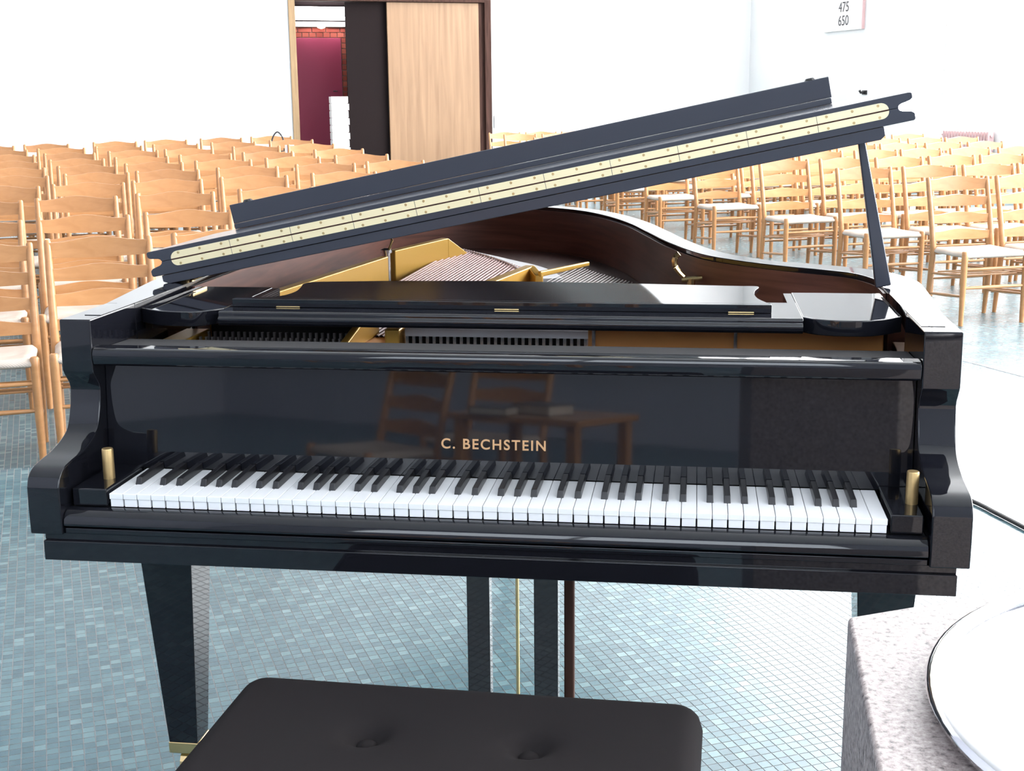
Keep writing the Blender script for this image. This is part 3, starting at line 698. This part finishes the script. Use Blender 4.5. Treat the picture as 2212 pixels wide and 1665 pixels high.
# ================================================================== THE FONT
fx, fy = pw(1.368, -1.024)
font = empty('baptismal_font', (fx, fy, 0), -TH); tag(font, 'six sided speckled granite font at the lower right corner', 'font')
RI = 0.309; RC = RI/math.cos(PI/6)
hexp = [(RC*math.cos(R(178+30+60*k)), RC*math.sin(R(178+30+60*k))) for k in range(6)]
obj('body', MB().prism(hexp, lambda x, y: (x*0.985, y*0.985, 0.0), lambda x, y: (x*0.985, y*0.985, 0.30)), 'granite', font, bevel=0.003)
obj('top_slab', MB().prism(hexp, lambda x, y: (x, y, 0.30), lambda x, y: (x, y, 0.90)), 'granite', font, bevel=0.004)
dish = empty('silver_dish', (fx, fy, 0.90), -TH); tag(dish, 'round silver dish lying on the granite font', 'dish')
obj('bowl', MB().lathe([(0.01, 0.0005), (0.24, 0.0006), (0.259, 0.006), (0.259, 0.014), (0.252, 0.014), (0.240, 0.0075), (0.15, 0.0060), (0.06, 0.0055), (0.002, 0.0055)], 96), 'dishsilver', dish, smooth=True, angle=60)
rimp = [(0.2585+0.0085*math.cos(2*PI*k/10), 0.0135+0.0075*math.sin(2*PI*k/10)) for k in range(11)]
obj('dish_rim', MB().lathe(rimp, 96, caps=False), 'dishsilver', dish, smooth=True, angle=70)

# ================================================================== THE CHAIRS
H_, DP, RK, HWc = 0.848, 0.335, 0.10, 0.205
def post_pt(z, sx):      # centre line of a back post
    t = max(0, (z-0.42)/(H_-0.42)); low = max(0, (0.42-z)/0.42)
    return (sx*HWc, DP+RK*(t**1.15)+0.035*low, z)
def slat_mb(z, h):
    mb = MB(); n = 10; vs = []; fs = []
    for i in range(n+1):
        t = 2*i/n-1; bow = 0.026*(1-t*t); _, y, _ = post_pt(z, 1); hh = h/2*(0.78+0.22*(1-t*t)); up_ = h*0.12*math.cos(t*PI)*(1-abs(t)**3)
        x = t*(HWc-0.006)
        for dz in (-hh, hh+up_):
            for dy in (-0.006, 0.006): vs.append((x, y+bow+dy+RK*0.2*dz/0.4, z+dz))
    for i in range(n):
        a, b = 4*i, 4*i+4
        fs += [(a, a+2, b+2, b), (a+1, b+1, b+3, a+3), (a+2, a+3, b+3, b+2), (a, b, b+1, a+1)]
    fs += [(0, 1, 3, 2), (4*n, 4*n+2, 4*n+3, 4*n+1)]
    return mb.faces(vs, fs)
def seat_mb():
    n = 14; vs = []; fs = []
    hx, y0, y1 = HWc+0.002, -0.012, DP+0.006
    def zt(a, b):       # saddle: lower in the middle, rolled edges
        e = min(1-abs(a), 1-abs(b)); z = 0.437-0.016*(1-a*a)*(1-b*b)
        if e < 0.12: z -= 0.020*(1-e/0.12)**2
        return z
    for j in range(n+1):
        for i in range(n+1):
            a, b = math.sin((2*i/n-1)*PI/2), math.sin((2*j/n-1)*PI/2)
            vs.append((a*hx, (y0+y1)/2+b*(y1-y0)/2, zt(a, b)))
    N = (n+1)**2
    for j in range(n+1):
        for i in range(n+1):
            a, b = math.sin((2*i/n-1)*PI/2), math.sin((2*j/n-1)*PI/2); e = min(1-abs(a), 1-abs(b))
            vs.append((a*hx, (y0+y1)/2+b*(y1-y0)/2, 0.398+0.010*max(0, 1-e/0.12)**2))
    for j in range(n):
        for i in range(n):
            q = j*(n+1)+i; fs.append((q, q+1, q+n+2, q+n+1)); fs.append((N+q, N+q+n+1, N+q+n+2, N+q+1))
    ed = [i for i in range(n)]+[j*(n+1)+n for j in range(n)]+[n*(n+1)+i for i in range(n, 0, -1)]+[j*(n+1) for j in range(n, 0, -1)]
    fs += [(ed[k], N+ed[k], N+ed[(k+1) % len(ed)], ed[(k+1) % len(ed)]) for k in range(len(ed))]
    return MB().faces(vs, fs)
def lathe_leg(pts, r): return MB().tube(pts, r, 10)
chair_parts = []
for sx in (-1, 1):
    zs = [0, 0.2, 0.42, 0.55, 0.68, 0.80, H_-0.006, H_]
    chair_parts.append(('back_post', lathe_leg([post_pt(z, sx) for z in zs], [0.0125, 0.017, 0.018, 0.017, 0.016, 0.0145, 0.0135, 0.010]), 'beech'))
    chair_parts.append(('front_leg', lathe_leg([(sx*(HWc+0.004), 0, z) for z in (0, 0.2, 0.40, 0.436, 0.442)], [0.0135, 0.0175, 0.0185, 0.018, 0.013]), 'beech'))
chair_parts.append(('seat', seat_mb(), 'cord'))
for z, h in ((0.806, 0.078), (0.704, 0.064), (0.601, 0.062), (0.501, 0.060)): chair_parts.append(('slat', slat_mb(z, h), 'beech'))
for z in (0.335, 0.225): chair_parts.append(('front_rung', MB().tube([(-HWc, 0, z), (0, 0, z), (HWc, 0, z)], [0.008, 0.0115, 0.008], 8), 'beech'))
for z in (0.30, 0.175):
    for sx in (-1, 1): chair_parts.append(('side_rung', MB().tube([(sx*HWc, 0, z), (sx*HWc, DP/2, z-0.012), (sx*HWc, DP+0.02, z-0.025)], [0.007, 0.0105, 0.007], 8), 'beech'))
chair_parts.append(('back_rung', MB().tube([(-HWc, DP+0.018, 0.24), (0, DP+0.018, 0.24), (HWc, DP+0.018, 0.24)], [0.007, 0.0105, 0.007], 8), 'beech'))
rk = MB()
for y in (0.06, 0.13, 0.20, 0.27): rk.tube([(-HWc, y, 0.292), (HWc, y, 0.292)], 0.005, 6)
chair_parts.append(('book_rack', rk, 'beech'))
chair_meshes = []
for nm, mb, mt in chair_parts:
    me = mb.mesh(nm, smooth=True, angle=50); me.materials.append(M[mt]); chair_meshes.append((nm, me))
proto = {}
def make_chair(x, y, rz, label, group, k):
    name = 'ladder_back_chair'
    if not proto:
        t = empty(name); proto['o'] = t
        for nm, me in chair_meshes: obj(nm, me, None, t)
    else:
        t = copy_tree(proto['o'])
    t.location = (x, y, nave_z(x, y+0.17)); t.rotation_euler = (0, 0, rz)
    tag(t, label, 'chair', group); return t
ORD = ['front', 'second', 'third', 'fourth', 'fifth', 'sixth', 'seventh', 'eighth', 'ninth', 'rearmost']
# left post tops per row: (u of each, v of the post tops)
rowsL = [
 ([-0.70, -0.209, 0.29], 3.68), ([-0.78, -0.286, 0.211, 0.70], 4.595), ([-0.82, -0.32, 0.195, 0.763, 1.30], 5.51),
 ([-0.77, -0.273, 0.211, 0.744, 1.307, 1.83], 6.425), ([-0.75, -0.244, 0.241, 0.779, 1.33, 1.838], 7.34),
 ([-0.80, -0.308, 0.178, 0.699, 1.246, 1.764], 8.255), ([-0.88, -0.383, 0.133, 0.645, 1.163, 1.748], 9.17),
 ([-0.96, -0.462, 0.09, 0.574, 1.147, 1.647], 10.085), ([-1.07, -0.557, -0.03, 0.497, 1.031, 1.585], 11.0),
 ([-1.23, -0.716, -0.051, 0.459, 1.009, 1.519], 11.915)]
for r, (us, vt) in enumerate(rowsL):
    n = len(us)
    for k, u in enumerate(us):
        pos = ['leftmost', 'second from left', 'third from left', 'fourth from left', 'fifth from left', 'sixth from left'][k]
        if k == n-1: pos = 'rightmost'
        lab = 'light beech ladder-back chair, left block, %s row, %s' % (ORD[r], pos)
        make_chair(u+HWc, vt-DP-RK, R(random.uniform(-2, 2)), lab, 'church chairs left of the aisle', r)
COLS = ['on the aisle']+['%s from the aisle' % q for q in ('second', 'third', 'fourth', 'fifth', 'sixth', 'seventh', 'eighth', 'ninth')]
RORD = ['front', 'second', 'third', 'fourth', 'fifth', 'sixth', 'seventh', 'eighth', 'ninth', 'rearmost']
for r in range(10):
    u0 = (4.818, 4.846, 4.837, 4.803, 4.792, 4.81)[r] if r < 6 else 4.80
    for k in range(min(4+r, 9)):
        lab = 'light beech ladder-back chair, right block, %s row, %s' % (RORD[r], COLS[k])
        make_chair(u0+HWc+k*0.505+random.uniform(-0.015, 0.015), min(4.38+1.1*r, 13.95)+random.uniform(-0.03, 0.03), R(random.uniform(-2, 2)), lab, 'church chairs right of the aisle', r)
# chairs behind the photographer that the fallboard mirrors, with books on them
for (px, py, a, lab) in ((-0.46, -2.75, 222, 'ladder-back chair mirrored left in the black fallboard'), (-0.06, -3.30, 205, 'ladder-back chair mirrored behind the book table in the fallboard')):
    x, y = pw(px, py); make_chair(x, y, R(a)-TH, lab, 'chairs mirrored in the fallboard', 0)
def book(x, y, z, rz, w, d, h, lab):
    b = empty('book', (x, y, z), rz); tag(b, lab, 'book', 'books mirrored in the fallboard')
    cv = MB(); cv.box((0, 0, 0), (w, d, 0.003)); cv.box((0, 0, h-0.003), (w, d, h)); cv.box((0, 0, 0.003), (0.003, d, h-0.003))
    obj('cover', cv, 'bookcover', b); obj('pages', MB().box((0.004, 0.004, 0.003), (w-0.004, d-0.004, h-0.003)), 'paper', b)
tx, ty = pw(0.36, -2.72); tb = empty('side_table', (tx, ty, 0), R(28)-TH); tag(tb, 'low brown wooden table with two books, mirrored in the fallboard', 'table')
obj('table_top', MB().box((-0.30, -0.22, 0.575), (0.30, 0.22, 0.60)), 'beech', tb, bevel=0.003)
for a_ in (-0.26, 0.26):
    for b_ in (-0.18, 0.18): obj('leg', MB().box((a_-0.02, b_-0.02, 0), (a_+0.02, b_+0.02, 0.5745)), 'beech', tb)
x, y = pw(0.33, -2.78); book(x, y, 0.6005, R(38)-TH, 0.20, 0.14, 0.04, 'thick pale edged book on the low table, mirrored right in the fallboard')
x, y = pw(0.13, -2.68); book(x, y, 0.6005, R(20)-TH, 0.16, 0.11, 0.03, 'thick book on the low table, mirrored above the gilt letters')
# bag and booklet on chairs at the back
hb2 = empty('handbag', (1.755, 11.64, nave_z(1.72, 11.65)+0.4385)); tag(hb2, 'dark handbag with a looped handle on a chair near the doorway', 'bag')
obj('bag_body', MB().hexa([(-0.14, -0.06, 0.0), (0.14, -0.06, 0.0), (0.14, 0.06, 0.0), (-0.14, 0.06, 0.0)], [(-0.10, -0.03, 0.27), (0.10, -0.03, 0.27), (0.10, 0.03, 0.27), (-0.10, 0.03, 0.27)]), 'bag', hb2, bevel=0.02)
obj('handle', MB().tube(spline([(-0.065, 0, 0.265), (-0.055, 0, 0.39), (0, 0, 0.46), (0.055, 0, 0.39), (0.065, 0, 0.265)], 6), 0.008, 8), 'bag', hb2, smooth=True)
bk_ = empty('booklet', (1.75, 10.73, nave_z(1.79, 10.735)+0.4385)); tag(bk_, 'blue and white booklet standing between two chairs near the doorway', 'booklet')
obj('booklet_pages', MB().box((-0.045, -0.01, 0.0), (0.045, 0.01, 0.37)), 'paper', bk_); obj('booklet_cover', MB().box((-0.03, -0.013, 0.30), (0.04, -0.011, 0.365)), 'blueprint', bk_)
# cable on the floor at the right
pts = [pw(*q) for q in ((1.40, 3.2), (1.62, 2.95), (1.861, 2.466), (1.915, 2.334), (1.971, 2.188), (2.06, 1.95), (2.15, 1.6), (2.3, 1.2))]
cb = obj('floor_cable', MB().tube(spline([(x, y, 0.0075) for x, y in pts], 5), 0.0075, 8), 'rubber', smooth=True); tag(cb, 'black cable running over the bright floor right of the piano', 'cable')
